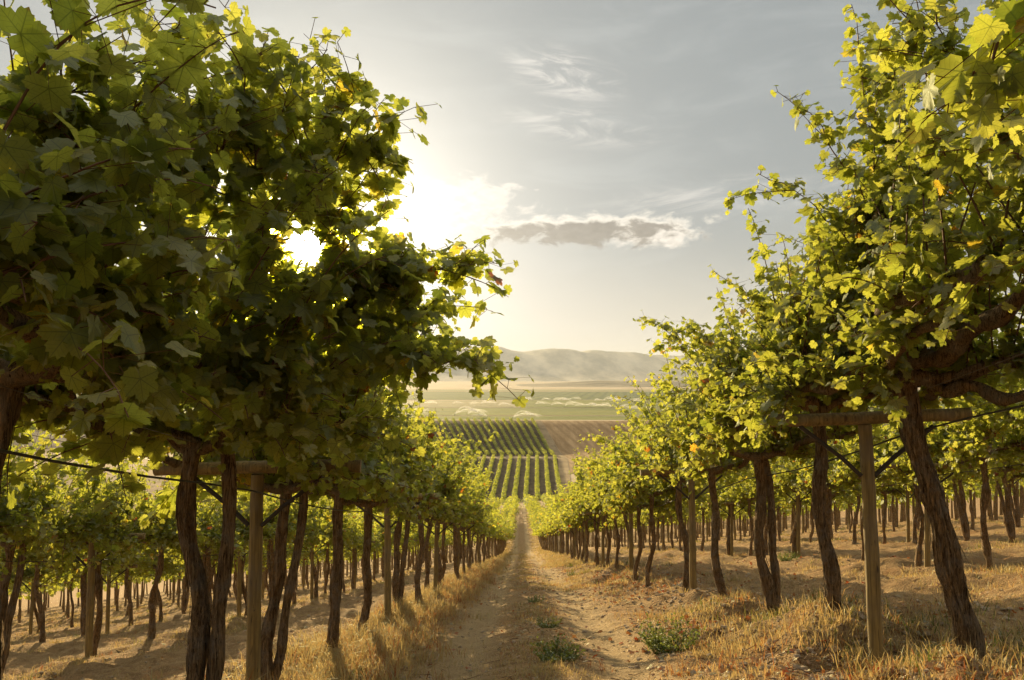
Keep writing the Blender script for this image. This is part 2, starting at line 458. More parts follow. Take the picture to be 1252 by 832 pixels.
def ground_material():
    m, n = mat('dry_soil')
    pos = n.n('ShaderNodeNewGeometry').outputs['Position']
    sp = n.n('ShaderNodeSeparateXYZ', ins={0: pos}); X, Y, Z = sp.outputs
    big = n.noise(pos, .9, 5, .6); mid = n.noise(pos, 5, 5, .65); fine = n.noise(pos, 42, 5, .7)
    grit = n.n('ShaderNodeTexVoronoi', ins={'Vector': pos, 'Scale': 38.0}).outputs['Distance']
    col = n.mix(n.ss(mid, .3, .7), (.25, .15, .07), (.46, .31, .155))
    col = n.mix(n.m('MULTIPLY', n.ss(fine, .45, .7), .6), col, (.22, .145, .08))
    # straw and dead stems pressed into the soil
    st = n.noise(n.mapping(pos, (1, .25, 1), (0, 0, 0), (0, 0, R(25))), 70, 3, .7, 1.5)
    col = n.mix(n.m('MULTIPLY', n.ss(st, .53, .64), .55), col, (.60, .46, .25))
    # wheel tracks are paler, strips under the vines are covered in straw and red leaves
    trk = n.m('MAXIMUM', n.ss(n.m('ABSOLUTE', n.m('ADD', X, .62)), .45, .15), n.ss(n.m('ABSOLUTE', n.m('SUBTRACT', X, .98)), .45, .15))
    col = n.mix(n.m('MULTIPLY', trk, .55), col, n.mix(n.ss(fine, .3, .7), (.42, .31, .175), (.60, .46, .265)))
    red = n.m('MULTIPLY', n.ss(big, .48, .66), n.ss(mid, .42, .6))
    col = n.mix(n.m('MULTIPLY', red, n.m('MULTIPLY', n.m('SUBTRACT', 1.0, trk), .5)), col, (.36, .15, .05))
    # the far plain and hillsides
    far = n.ss(Y, 120, 330)
    fn = n.noise(pos, .006, 6, .6); fn2 = n.noise(n.mapping(pos, (.4, 1, 1)), .03, 6, .65)
    fcol = n.mix(n.ss(fn, .35, .65), (.44, .32, .19), (.52, .41, .27))
    fcol = n.mix(n.m('MULTIPLY', n.ss(fn2, .5, .62), .55), fcol, (.16, .13, .075))
    col = n.mix(far, col, fcol)
    p = n.n('ShaderNodeBsdfPrincipled', ins={'Base Color': col, 'Roughness': .95})
    p.inputs['Specular IOR Level'].default_value = .1
    hgt = n.m('ADD', n.m('MULTIPLY', fine, .6), n.m('ADD', n.m('MULTIPLY', mid, .8), n.m('MULTIPLY', grit, .45)))
    bs = n.m('MULTIPLY', n.ss(Y, 90, 30), .9)
    bp = n.n('ShaderNodeBump', ins={'Strength': bs, 'Distance': .075, 'Height': hgt})
    n.set(p, 'Normal', bp.outputs[0])
    n.n('ShaderNodeOutputMaterial', ins={'Surface': p.outputs[0]})
    return m


BARK = bark_material(); WOOD = wood_material(); GROUND = ground_material()
CANE = plain('cane_bark', (.15, .075, .035), .7)
STEEL = plain('brace_iron', (.055, .045, .038), .7, .2)
WIRE = plain('galvanised_wire', (.22, .20, .17), .55, .5)
HOSE = plain('drip_hose', (.03, .028, .026), .5)
STONE = plain('clod', (.33, .25, .17), .95, 0, 14, .35)
MIST = None

# ------------------------------------------------------------------ ground
def axis_y():
    ys = list(np.arange(-12, 3.6, .6)); y = 3.6
    while y < 16000:
        ys.append(y); y += max(.055, .0085 * y) if y < 650 else .03 * y
    return np.array(ys)


def axis_x():
    xs = [0.0]; x = 0.0
    while x < 15000:
        x += .07 if x < 5 else max(.07, .028 * (x - 2)); xs.append(x)
    xs = np.array(xs); return np.concatenate([-xs[:0:-1], xs])


gx, gy = axis_x(), axis_y()
GX, GY = np.meshgrid(gx, gy)
GZ = height(GX, GY)
nx_, ny_ = len(gx), len(gy)
ii = (np.arange(ny_ - 1)[:, None] * nx_ + np.arange(nx_ - 1)[None, :])
gm = MB(); gm.add(np.stack([GX, GY, GZ], -1).reshape(-1, 3), np.stack([ii, ii + 1, ii + nx_ + 1, ii + nx_], -1).reshape(-1, 4))
tag(gm.build('ground', GROUND), kind='structure')

# ------------------------------------------------------------------ far fields, hills
def field(name, outline_fn, y0, y1, ny, nx, material, lift=.25):
    """outline_fn(y) -> (xmin, xmax)"""
    ys = np.linspace(y0, y1, ny); V = []
    for y in ys:
        a, b = outline_fn(y); V.append(np.stack([np.linspace(a, b, nx), np.full(nx, y)], 1))
    V = np.array(V).reshape(-1, 2); Z = base_h(V[:, 0], V[:, 1]) + lift
    i = (np.arange(ny - 1)[:, None] * nx + np.arange(nx - 1)[None, :])
    mb = MB(); mb.add(np.column_stack([V, Z]), np.stack([i, i + 1, i + nx + 1, i + nx], -1).reshape(-1, 4))
    return tag(mb.build(name, material), kind='structure')


def field_material(name, c1, c2, scale=.02, stretch=(1, 1, 1), stripe=None, rot=0):
    m, n = mat(name)
    pos = n.n('ShaderNodeNewGeometry').outputs['Position']
    a = n.noise(n.mapping(pos, stretch, (0, 0, 0), (0, 0, R(rot))), scale, 6, .65)
    b = n.noise(pos, .35, 4, .6)
    col = n.mix(n.ss(n.m('ADD', n.m('MULTIPLY', a, .75), n.m('MULTIPLY', b, .25)), .36, .64), c1, c2)
    if stripe:
        sx = n.n('ShaderNodeSeparateXYZ', ins={0: n.mapping(pos, (1, 1, 1), (0, 0, 0), (0, 0, R(rot)))}).outputs[0]
        wv = n.m('SINE', n.m('ADD', n.m('MULTIPLY', sx, 2 * math.pi / stripe[0]), n.m('MULTIPLY', n.noise(pos, .05, 3), 2.5)))
        col = n.mix(n.m('MULTIPLY', n.ss(wv, -.2, .9), stripe[2]), col, stripe[1])
    p = n.n('ShaderNodeBsdfPrincipled', ins={'Base Color': col, 'Roughness': .95}); p.inputs['Specular IOR Level'].default_value = .05
    n.n('ShaderNodeOutputMaterial', ins={'Surface': p.outputs[0]})
    return m


# right edge of the vineyard blocks: from (682,602) to (652,516) in the photograph
EDGE_Y = np.array([235, 300, 362, 378, 470]); EDGE_X = np.array([12.0, 15.6, 18.5, 17.6, 8.6])
edge = lambda y: float(np.interp(y, EDGE_Y, EDGE_X))
soil_shaded = field_material('block_soil', (.06, .045, .027), (.115, .085, .05), .3)  # soil colour darkened to carry the shade between the vine rows
soil_track = field_material('track_soil', (.25, .18, .10), (.38, .28, .16), .1)
field('lower_block_soil', lambda y: (-90, edge(y)), 226, 367, 40, 30, soil_shaded, .12)
field('upper_block_soil', lambda y: (-110, edge(y)), 373, 474, 40, 30, soil_shaded, .12)
field('farm_track', lambda y: (edge(y) + .3, edge(y) + 4.5), 226, 474, 80, 4, soil_track, .16)
field('stubble_field', lambda y: (edge(y) + 4.8, 150), 300, 472, 60, 40,
      field_material('stubble', (.30, .19, .09), (.46, .31, .16), .12, (2.5, .25, 1), (5.5, (.24, .15, .07), .55), rot=-12), .14)
green_a = field_material('irrigated_crop', (.10, .13, .025), (.20, .21, .05), .012, (.25, 1, 1))
green_b = field_material('irrigated_grass', (.11, .14, .03), (.23, .23, .06), .01, (.3, 1, 1))
green_c = field_material('orchard_green', (.075, .11, .035), (.14, .17, .055), .02, (.5, 1, 1), (26, (.05, .08, .03), .7), rot=8)
tan_a = field_material('fallow', (.24, .22, .11), (.34, .29, .16), .01, (.3, 1, 1))
big = lambda a, b: (lambda y: (a * y, b * y))
field('sprinkled_field', big(-1.2, 1.2), 640, 905, 8, 12, green_a, .3)
field('green_field', big(-1.2, 1.2), 920, 1130, 8, 12, green_b, .3)
field('fallow_field', big(-1.2, 0), 1145, 1480, 8, 12, tan_a, .3)
field('meadow', big(.0, 1.2), 1145, 1500, 8, 12, green_b, .3)
field('orchard_strip', big(-1.2, 0), 1520, 2300, 8, 12, green_c, .3)
field('orchard_strip', big(.0, 1.2), 1520, 2300, 8, 12, green_c, .3)
field('pasture', big(-1.2, 1.2), 2330, 2700, 8, 12, field_material('pasture_grass', (.20, .20, .09), (.33, .28, .14), .004, (.3, 1, 1)), .3)


def hills():
    xs = np.linspace(-15000, 15000, 420); ys = np.linspace(6200, 15000, 110)
    HX, HY = np.meshgrid(xs, ys)
    u = HX / HY
    # ridge height seen from the path, as tangent of elevation
    prof = np.interp(u, [-1.5, -.6, -.2, -.05, .06, .11, .17, .21, .27, .45, .8, 1.5], [.05, .05, .043, .0375, .0362, .0345, .0320, .0300, .031, .034, .045, .05])
    env = sstep(HY, 6400, 10800)
    gull = fbm(HX / 900 + HY / 6000, HY / 9000, 5)
    ridg = 1 - np.abs(fbm(HX / 620 + 3 + HY / 5000, HY / 7000, 4)) * 1.6
    hgt = prof * 10800 * (env ** 1.35) * (.84 + .16 * ridg + .30 * gull * (1 - sstep(HY, 9500, 10800) * .8)) + 90 * gull * env * (1 - sstep(HY, 9500, 10800))
    back = 1 - sstep(HY, 11000, 15000) * .6
    Z = base_h(0, 5000) - 3 + (hgt + 48 * env) * back
    ny, nx = HX.shape
    i = (np.arange(ny - 1)[:, None] * nx + np.arange(nx - 1)[None, :])
    mb = MB(); mb.add(np.stack([HX, HY, Z], -1).reshape(-1, 3), np.stack([i, i + 1, i + nx + 1, i + nx], -1).reshape(-1, 4))
    m = field_material('dry_hillside', (.11, .105, .095), (.50, .43, .33), .0035, (1, .22, .5), rot=12)
    tag(mb.build('hills', m), kind='structure')
    # a low dark sagebrush rise in front of the hills
    xs = np.linspace(-900, 5200, 200); ys = np.linspace(3300, 4700, 24)
    HX, HY = np.meshgrid(xs, ys)
    Z = base_h(0, 5000) - 1 + 24 * np.clip(np.sin((HY - 3300) / 1400 * math.pi), 0, 1) * sstep(HX, -100, 500) * (1 + .6 * fbm(HX / 320, HY / 320, 4))
    ny, nx = HX.shape
    i = (np.arange(ny - 1)[:, None] * nx + np.arange(nx - 1)[None, :])
    mb = MB(); mb.add(np.stack([HX, HY, Z], -1).reshape(-1, 3), np.stack([i, i + 1, i + nx + 1, i + nx], -1).reshape(-1, 4))
    tag(mb.build('terrain', field_material('sagebrush', (.07, .06, .035), (.34, .27, .17), .012, (.35, 1, 1))), kind='structure')


hills()


def hedge_row(xf, y0, y1, w, h, n, seed):
    """one far row of vines: trunks hidden in a lumpy hedge of leaf clumps"""
    r = np.random.default_rng(seed); mb = MB()
    y = r.uniform(y0, y1, n); t = r.uniform(-1, 1, n); z = r.uniform(.12, 1, n)
    lump = 1 + .35 * vnoise(y / 1.7 + seed * 7.7, 0 * y + seed)
    prof = np.sqrt(np.clip(1 - (z - .55) ** 2 / .32, .05, 1))
    x = np.array([xf(q) for q in y]) + t * w * prof * lump
    P = np.column_stack([x, y, base_h(x, y) + .15 + z * h * lump])
    N = np.column_stack([t * .9, r.normal(0, .5, n), z + .1]) + r.normal(0, .45, (n, 3))
    T = r.normal(0, 1, (n, 3)); T[:, 2] -= 1
    add_leaves(mb, P, T, N, r.uniform(.18, .34, n), np.clip(r.normal(.36, .14, n), 0, .8), 3)
    # trunks
    for yy in np.arange(y0 + .5, y1, 2.2):
        xx = xf(yy); zz = float(base_h(xx, yy))
        tube(mb, [(xx, yy, zz - .1), (xx + .03, yy, zz + .7), (xx, yy, zz + 1.2)], .06, 4, 1, cap=False)
    return mb.build('vine_row', [LEAF, BARK])


LOWER, UPPER = [], []
# lower block: rows bend to the left as they run away
for k in range(17):
    off = 3.3 * k + 1.2
    def xf(y, off=off):
        s = (y - 228) / 134
        return edge(y) - off * (1.0 + .30 * s) + 2.6 * (1 - s) ** 2 * math.exp(-off / 14)
    o = hedge_row(xf, 228, 366, .78, 1.75, 3400, 100 + k)
    tag(o, 'dark row of vines on the lower valley block below the dividing track', 'vine row', 'vine rows of the lower block')
for k in range(22):
    off = 3.7 * k + 1.0
    def xf(y, off=off):
        s = (y - 378) / 94
        return edge(y) - off * (1 + .24 * s)
    o = hedge_row(xf, 375.5, 471, .95, 2.1, 1900, 200 + k)
    tag(o, 'sunlit row of vines on the upper valley block beneath the sprinklers', 'vine row', 'vine rows of the upper block')

# ------------------------------------------------------------------ sprinklers
def mist_material():
    m, n = mat('water_spray')
    geo = n.n('ShaderNodeNewGeometry'); lw = n.n('ShaderNodeLayerWeight', ins={'Blend': .35}).outputs['Facing']
    nz = n.noise(n.mapping(n.n('ShaderNodeTexCoord').outputs['Object'], (.35, 1, 1)), 1.3, 6, .75)
    a = n.m('MULTIPLY', n.ss(lw, 1.0, .25), n.ss(nz, .36, .66))
    d = n.n('ShaderNodeBsdfDiffuse', ins={'Color': (.95, .95, .95, 1)}); t = n.n('ShaderNodeBsdfTranslucent', ins={'Color': (.95, .95, .95, 1)})
    dt = n.n('ShaderNodeMixShader', ins={0: .7, 1: d.outputs[0], 2: t.outputs[0]})
    tr = n.n('ShaderNodeBsdfTransparent')
    mx = n.n('ShaderNodeMixShader', ins={0: n.m('MULTIPLY', a, .26), 1: tr.outputs[0], 2: dt.outputs[0]})
    n.n('ShaderNodeOutputMaterial', ins={'Surface': mx.outputs[0]})
    return m


MIST = mist_material()


def make_sprinkler(seed):
    r = np.random.default_rng(seed)
    e = empty('field_sprinkler', (0, 0, 0))
    mb = MB(); tube(mb, [(0, 0, -.3), (0, 0, .9)], .08, 6); tube(mb, [(-.35, 0, .9), (.35, 0, 1.0)], .06, 6)
    mb.build('standpipe', STEEL, e)
    # spray: arcing veil thrown to one side, a curved thick crescent of mist
    mb = MB(); n, sg = 22, 10
    for q in range(7):
        aa = r.uniform(-.35, .35); L = r.uniform(6, 17); H = r.uniform(1.2, 4.4); t = np.linspace(0, 1, n)
        P = np.column_stack([t * L * math.cos(aa), t * L * math.sin(aa), 1 + H * 4 * t * (1 - .9 * t) * .8 + .15 * np.sin(t * 9 + q)])
        rad = .08 + r.uniform(.2, .6) * t ** .7 * (1 - .7 * sstep(t, .7, 1))
        tube(mb, P, rad, sg, ridge=lambda i, th: 1 + .3 * np.sin(i * 1.3 + 3 * th + q) + .2 * np.sin(i * 2.9 - 2 * th))
    mb.build('spray', MIST, e)
    return e


protos = [make_sprinkler(i) for i in range(3)]
used = [False] * 3


def copy_tree(o, parent=None):
    c = o.copy(); COL.objects.link(c)
    if parent is not None: c.parent = parent
    for ch in list(o.children): copy_tree(ch, c)
    return c


zp = [(500, 507, 1.7), (517, 508, 1.6), (556, 507, 2.2), (571, 506, 1.8), (596, 509, 1.5), (627, 511, 2.2),
      (512, 494, 1.1), (535, 493, 1.3), (553, 493, 1.1), (574, 494, 1.0), (588, 493, 1.2), (609, 495, 1.0),
      (638, 488, .9), (651, 488, .9), (662, 488, .9), (676, 489, .9), (684, 488, .9), (698, 489, .9), (711, 488, 1.0), (726, 489, .9),
      (737, 489, 1), (747, 489, .9), (763, 490, .9), (774, 490, .9), (784, 490, .9),
      (654, 494, 1.1), (673, 495, 1.0), (690, 496, 1.1), (703, 496, 1.2), (717, 496, 1.1), (730, 496, 1), (748, 497, 1.1), (775, 500, 1.3), (786, 500, 1.2)]
PLAIN_Z = float(base_h(0, 3000))
band_lab = {0: 'low irrigation sprinkler throwing a tall white arc of spray, nearest band, left field',
            1: 'small irrigation sprinkler spraying white mist in the band behind the nearest sprays, left field',
            2: 'tiny irrigation sprinkler spraying a white arc in the farthest band, right field',
            3: 'irrigation sprinkler spraying a white arc in the band below the farthest one, right field'}
for i, (sx, sy, sc) in enumerate(zp):
    b = 0 if i < 6 else 1 if i < 12 else 2 if i < 25 else 3
    v = px(sx, sy + 2, 1.0) - np.array([0, 0, EYE]); k = (PLAIN_Z + .3 - EYE) / v[2]; P = v * k
    j = i % 3
    o = protos[j] if not used[j] else copy_tree(protos[j]); used[j] = True
    s = sc * P[1] / 900 * rng.uniform(.8, 1.3)
    o.location = (P[0], P[1], PLAIN_Z + .3); o.scale = (s, s, s * 1.0); o.rotation_euler = (0, 0, R(rng.choice([rng.uniform(-25, 25), rng.uniform(150, 205)])))
    tag(o, band_lab[b], 'sprinkler', ['sprinklers of the nearest band', 'sprinklers of the second band', 'sprinklers of the farthest band', 'sprinklers of the middle band'][b])

# ------------------------------------------------------------------ vines
def trunk_mesh(mb, base, top, r0, r1, rg, seg=14, bend=.045, n=54, mat_i=0):
    base = np.asarray(base, float); top = np.asarray(top, float)
    t = np.linspace(0, 1, n); ph = rg.uniform(0, 6.3, 4)
    P = base[None] * (1 - t)[:, None] + top[None] * t[:, None]
    env = np.sin(t * math.pi) ** .7
    P[:, 0] += env * bend * (np.sin(t * 5 + ph[0]) + .5 * np.sin(t * 11 + ph[1]))
    P[:, 1] += env * bend * (np.sin(t * 4 + ph[2]) + .5 * np.sin(t * 9 + ph[3]))
    rad = r0 * (1 - t) + r1 * t
    rad = rad * (1 + .55 * np.exp(-t * 14) + .35 * np.exp(-(1 - t) * 10)) * (1 + .10 * np.sin(t * 17 + ph[0]) + .06 * np.sin(t * 31 + ph[1]))
    k1, k2 = rg.uniform(.10, .2), rg.uniform(-.16, .16)
    nz = rg.normal(0, .085, (n, seg)); nz = (nz + np.roll(nz, 1, 0) + np.roll(nz, 2, 0) + np.roll(nz, 3, 0)) / 1.9
    ridge = lambda i, th: (1 + .13 * np.sin(3 * th + i * k1 + ph[2]) + .10 * np.sin(5 * th + i * k2 + ph[3]) + nz)
    tube(mb, P, rad, seg, mat_i, ridge=ridge)
    return P, rad


def bark_strips(mb, P, rad, rg, count, mat_i=0):
    for _ in range(count):
        i = rg.integers(3, len(P) - 13); L = rg.integers(4, 12); a = rg.uniform(0, 6.28)
        idx = np.arange(i, i + L); u = np.linspace(0, 1, L)
        off = 1.10 + .75 * (1 - u) ** 2 * rg.uniform(0, 1.0) ** 2
        th = a + u * rg.uniform(-.3, .3)
        C = P[idx] + (rad[idx] * off)[:, None] * np.column_stack([np.cos(th), np.sin(th), 0 * th])
        w = rg.uniform(.003, .008) * np.column_stack([-np.sin(th), np.cos(th), 0 * th]) * (.3 + np.sin(u * math.pi))[:, None]
        V = np.vstack([C - w, C + w]); j = np.arange(L - 1)
        mb.add(V, np.stack([j, j + 1, j + 1 + L, j + L], -1), mat_i)


def shoot_path(p0, direction, L, rg, droop=.25, n=14, wob=.1):
    d = np.asarray(direction, float); d /= np.linalg.norm(d); P = [np.asarray(p0, float)]
    st = L / (n - 1)
    drift = rg.normal(0, wob, 3)
    for i in range(n - 1):
        d = d + drift * .12 + rg.normal(0, wob * .5, 3) * .5; d[2] -= droop * (i / n) * .22
        d /= np.linalg.norm(d); P.append(P[-1] + d * st)
    return np.array(P)


def leaves_on(path, rg, step, size, acc, taper=True, lateral=.6, ctr=None, start=.04):
    seg = np.linalg.norm(np.diff(path, axis=0), axis=1); s = np.concatenate([[0], np.cumsum(seg)]); L = s[-1]
    q = np.arange(start * L, L, step); q = q + rg.uniform(-.3, .3, len(q)) * step
    q = np.clip(q, 0, L)
    C = np.column_stack([np.interp(q, s, path[:, k]) for k in range(3)])
    tdir = np.column_stack([np.interp(q + .05, s, path[:, k]) - np.interp(np.maximum(q - .05, 0), s, path[:, k]) for k in range(3)])
    tdir /= np.linalg.norm(tdir, axis=1, keepdims=True) + 1e-9
    fall = 1 - .62 * sstep(q / L, .72, 1.0) if taper else np.ones(len(q))
    reps = [(1.0, 0, C, fall)]
    k = rg.random(len(q)) < lateral
    reps.append((.8, 1, C[k], fall[k]));
    k2 = rg.random(len(q)) < lateral * .7
    reps.append((.62, 2, C[k2], fall[k2]))
    for sc, kind, CC, fl in reps:
        n = len(CC)
        if n == 0: continue
        out = rg.normal(0, 1, (n, 3)); out[:, 2] = out[:, 2] * .5 + .05
        out /= np.linalg.norm(out, axis=1, keepdims=True)
        pet = (.03 + .055 * rg.random(n) + (.06 * kind)) * (size / .075) * (.4 + .6 * fl)
        P = CC + out * pet[:, None]
        N = .55 * out + rg.normal(0, .42, (n, 3)) + np.array([0, 0, .55])
        T = out * .8 + rg.normal(0, .35, (n, 3)) + np.array([0, 0, -.75])
        S = size * sc * rg.uniform(.65, 1.2, n) * (.35 + .65 * fl)
        tint = np.clip(rg.normal(.42, .16, n) + .12 * (1 - fl), 0, .88)
        odd = rg.random(n); tint = np.where(odd < .02, .93, np.where(odd < .026, .99, tint))
        acc.append((P, T, N, S, tint, CC))


SUN_V = np.array(sun_dir)


def flush(acc, mb, lod, origin=None, petioles=True, keep=1.0):
    P = np.concatenate([a[0] for a in acc]); T = np.concatenate([a[1] for a in acc]); N = np.concatenate([a[2] for a in acc])
    S = np.concatenate([a[3] for a in acc]); t = np.concatenate([a[4] for a in acc]); CC = np.concatenate([a[5] for a in acc])
    if origin is not None:      # a thin place in the canopy where the low sun breaks through
        v = P + origin - np.array([0, 0, EYE]); dist = np.linalg.norm(v, axis=1)
        along = v @ SUN_V; off = np.linalg.norm(v - along[:, None] * SUN_V, axis=1)
        rad = dist * .017 + S * .4
        k = ~((off < (rad + .004 * dist) * rng.uniform(.75, 1.4, len(P))) & (along > 0))
        # leaves right at the lens would be blurred away
        k &= dist > (1.9 if origin[0] < 0 else 1.35)
        P, T, N, S, t, CC = P[k], T[k], N[k], S[k], t[k], CC[k]
    add_leaves(mb, P, T, N, S, t, lod)
    if petioles:
        n = len(P); d = P - CC; w = np.cross(d, np.array([.3, .5, .8])); w /= np.linalg.norm(w, axis=1, keepdims=True) + 1e-9
        w *= .0016
        V = np.stack([CC - w, CC + w, P + w * .8, P - w * .8], 1).reshape(-1, 3)
        mb.add(V, (np.arange(n)[:, None] * 4 + np.arange(4)), 1)
    return len(P)


def sh(y): return -SLOPE * y


def vine_parts(rg, lod, lean=(0, 0), hh=1.82, twin=False, r0=.075, nshoot=46, size=.078, step=.06, extra=(), origin=None,
               seg=26, side_bias=0.0, reach=1.0, strips=90, top=1.0, lateral=.6, tall=1.0, skirt=.7, slim=0):
    """meshes of one vine in its own frame: base at the origin, row along y"""
    trunks, cordons = [], []
    head = np.array([0, 0, hh])
    mb = MB(); P, rad = trunk_mesh(mb, (lean[0], lean[1], -.12), head, r0, r0 * .72, rg, seg)
    if strips: bark_strips(mb, P, rad, rg, strips)
    trunks.append(mb)
    if twin:
        mb = MB(); j = 7
        dx = twin
        Q = bez(P[j], P[j] + np.array([dx * 1.2, .05, .45]), head + np.array([dx * .9, .12, 0]), 26)
        Q[:, 0] += .02 * np.sin(np.linspace(0, 9, 26))
        nz = rg.normal(0, .07, (26, seg))
        tube(mb, Q, np.linspace(r0 * .8, r0 * .62, 26) * (1 + .1 * np.sin(np.arange(26) * .9)), seg,
             ridge=lambda i, th: 1 + .13 * np.sin(3 * th + i * .2) + .1 * np.sin(5 * th - i * .15) + nz)
        trunks.append(mb)
    starts = []
    for sx in (-1, 1):
        for sy in (-1, 1):
            mb = MB(); e = np.array([sx * (rg.uniform(.55, .75) if tall > .9 and sx != slim else rg.uniform(.35, .55)), sy * 1.05, 1.93 + sh(sy * 1.05) + rg.uniform(-.04, .06)])
            mid = np.array([sx * .5, sy * .15, 1.98])
            Q = bez(head + [0, 0, -.03], mid, e, 16)
            Q[:, 0] += .03 * np.sin(np.linspace(0, 8, 16) + rg.uniform(0, 6)); Q[:, 2] += .03 * np.sin(np.linspace(0, 11, 16) + rg.uniform(0, 6))
            nz = rg.normal(0, .09, (16, 8))
            tube(mb, Q, np.linspace(max(r0, .06) * .72, max(r0, .06) * .46, 16) * (1 + .18 * np.sin(np.arange(16) * 1.7)), 8, ridge=lambda i, th: 1 + .12 * np.sin(2 * th + i * .5) + nz)
            cordons.append(mb); starts.append(Q)
    mbc = MB(); acc = []
    for i in range(nshoot):
        Q = starts[i % 4]; q = Q[rg.integers(2, 16)]
        sx = 1 if i % 4 >= 2 else -1
        a = rg.normal(.12, .24) * sx if tall > .9 else rg.normal(.10, .2) * sx
        if sx == slim: a = rg.normal(.0, .13) * sx
        d = (math.sin(a), rg.normal(0, .22), math.cos(a))
        L = (rg.uniform(.9, 1.7) if rg.random() < tall else rg.uniform(.45, .95)) * top
        path = shoot_path(q, d, L, rg, droop=abs(rg.normal(.5, .7)))
        tube(mbc, path, np.linspace(.0065, .002, len(path)), 4, 1, cap=False)
        leaves_on(path, rg, step, size, acc, lateral=lateral)
    # a skirt of short leafy laterals hanging off the cordons
    for i in range(int(nshoot * skirt)):
        Q = starts[i % 4]; q = Q[rg.integers(3, 16)]; sx = 1 if i % 4 >= 2 else -1
        d = (sx * rg.uniform(.1, .9 if sx != slim else .45), rg.normal(0, .5), rg.uniform(-.25, .6))
        path = shoot_path(q, d, rg.uniform(.35, .8), rg, droop=1.2, n=8)
        tube(mbc, path, np.linspace(.005, .002, len(path)), 4, 1, cap=False)
        leaves_on(path, rg, step, size, acc, lateral=lateral)
    for (a, b, c, dense) in extra:          # long canes reaching over the path: start, bend, tip in the vine's frame
        path = bez(a, b, c, 16) + rg.normal(0, .012, (16, 3))
        tube(mbc, path, np.linspace(.007, .002, 16), 5, 1, cap=False)
        leaves_on(path, rg, step * .8, size, acc, lateral=lateral * 1.2)
        for _ in range(dense):              # side shoots
            k = rg.integers(4, 14); d = rg.normal(0, .7, 3) + (path[-1] - path[0]) * .35 + np.array([0, 0, .1])
            pp = shoot_path(path[k], d, rg.uniform(.25, .5), rg, n=8, droop=.6)
            tube(mbc, pp, np.linspace(.004, .0015, 8), 4, 1, cap=False)
            leaves_on(pp, rg, step, size * .92, acc, lateral=lateral)
    n = flush(acc, mbc, lod, origin, petioles=(lod == 0))
    return trunks, cordons, mbc, n


def build_vine(loc, label, group, parts):
    trunks, cordons, crown, _ = parts
    e = empty('grape_vine', loc); tag(e, label, 'grape vine', group)
    for m in trunks: m.build('trunk', BARK, e)
    for m in cordons: m.build('cordon', BARK, e)
    crown.build('crown', [LEAF, CANE], e, smooth=True)
    return e


def vloc(x, y): return (x, y, float(height(x, y)) - .02)


total_leaves = 0
L_, R_ = -2.0, 2.61


def ex(loc, pts):
    """canes given by seen positions -> the vine's frame"""
    out = []
    for (a, b, c, dn) in pts:
        out.append(tuple(np.asarray(px(*q)) - np.array(loc) if not isinstance(q, np.ndarray) else q - np.array(loc) for q in (a, b, c)) + (dn,))
    return out


# --- left row, nearest vines
left_near = [
    (1.1, dict(top=.8, skirt=1.5, lean=(0, 0), nshoot=30), [], 'leafy vine overhead at the left edge, before the thick dark trunk'),
    (2.9, dict(top=.74, skirt=1.5, lean=(-.16, 0), r0=.075, nshoot=50),
     [((150, 300, 2.9), (190, 90, 2.8), (215, 18, 2.7), 6), ((200, 300, 3.0), (300, 130, 3.0), (325, 42, 3.0), 7),
      ((230, 320, 3.1), (330, 170, 3.2), (392, 66, 3.2), 7), ((200, 200, 3.3), (330, 160, 3.4), (400, 140, 3.3), 8),
      ((100, 380, 2.6), (120, 200, 2.4), (190, 110, 2.4), 7), ((60, 330, 2.5), (60, 120, 2.3), (90, 20, 2.3), 8)],
     'vine with a thick dark trunk cut by the left edge of the view'),
    (4.5, dict(top=.9, skirt=.8, lean=(.05, 0), twin=.17, r0=.056, nshoot=50),
     [((260, 400, 4.2), (380, 180, 3.8), (455, 95, 3.6), 9), ((300, 330, 4.0), (400, 170, 3.8), (488, 165, 3.7), 8),
      ((320, 380, 4.2), (380, 260, 4.0), (470, 212, 3.9), 6), ((300, 420, 4.3), (400, 330, 4.1), (440, 262, 4.1), 10),
      ((330, 440, 4.4), (470, 330, 4.3), (583, 323, 4.4), 12), ((330, 460, 4.4), (450, 340, 4.4), (540, 305, 4.4), 12),
      ((330, 400, 4.3), (400, 330, 4.3), (470, 330, 4.3), 12), ((330, 460, 4.5), (470, 410, 4.3), (612, 455, 4.3), 10)],
     'twin stemmed vine whose two trunks part in a narrow V beside the first left post'),
    (6.3, dict(skirt=.4, lean=(-.12, 0), twin=.13, r0=.05, nshoot=50),
     [((380, 480, 6.0), (470, 400, 5.4), (560, 365, 5.2), 9), ((390, 480, 6.0), (480, 430, 5.4), (580, 425, 5.0), 7),
      ((390, 500, 6.0), (450, 380, 5.6), (500, 360, 5.4), 12), ((400, 500, 6.2), (450, 440, 5.8), (520, 400, 5.6), 8)],
     'twin trunked vine directly behind the first left post'),
    (8.3, dict(lean=(-.12, 0), r0=.058, nshoot=52), [], 'vine with one straight rough trunk, second behind the first left post'),
    (9.8, dict(lean=(-.1, 0), r0=.055, nshoot=52), [], 'slender trunked vine just before the second left post'),
    (12.4, dict(lean=(-.06, 0), twin=.1, r0=.055, nshoot=50), [], 'twin leaning vine just beyond the second left post'),
]
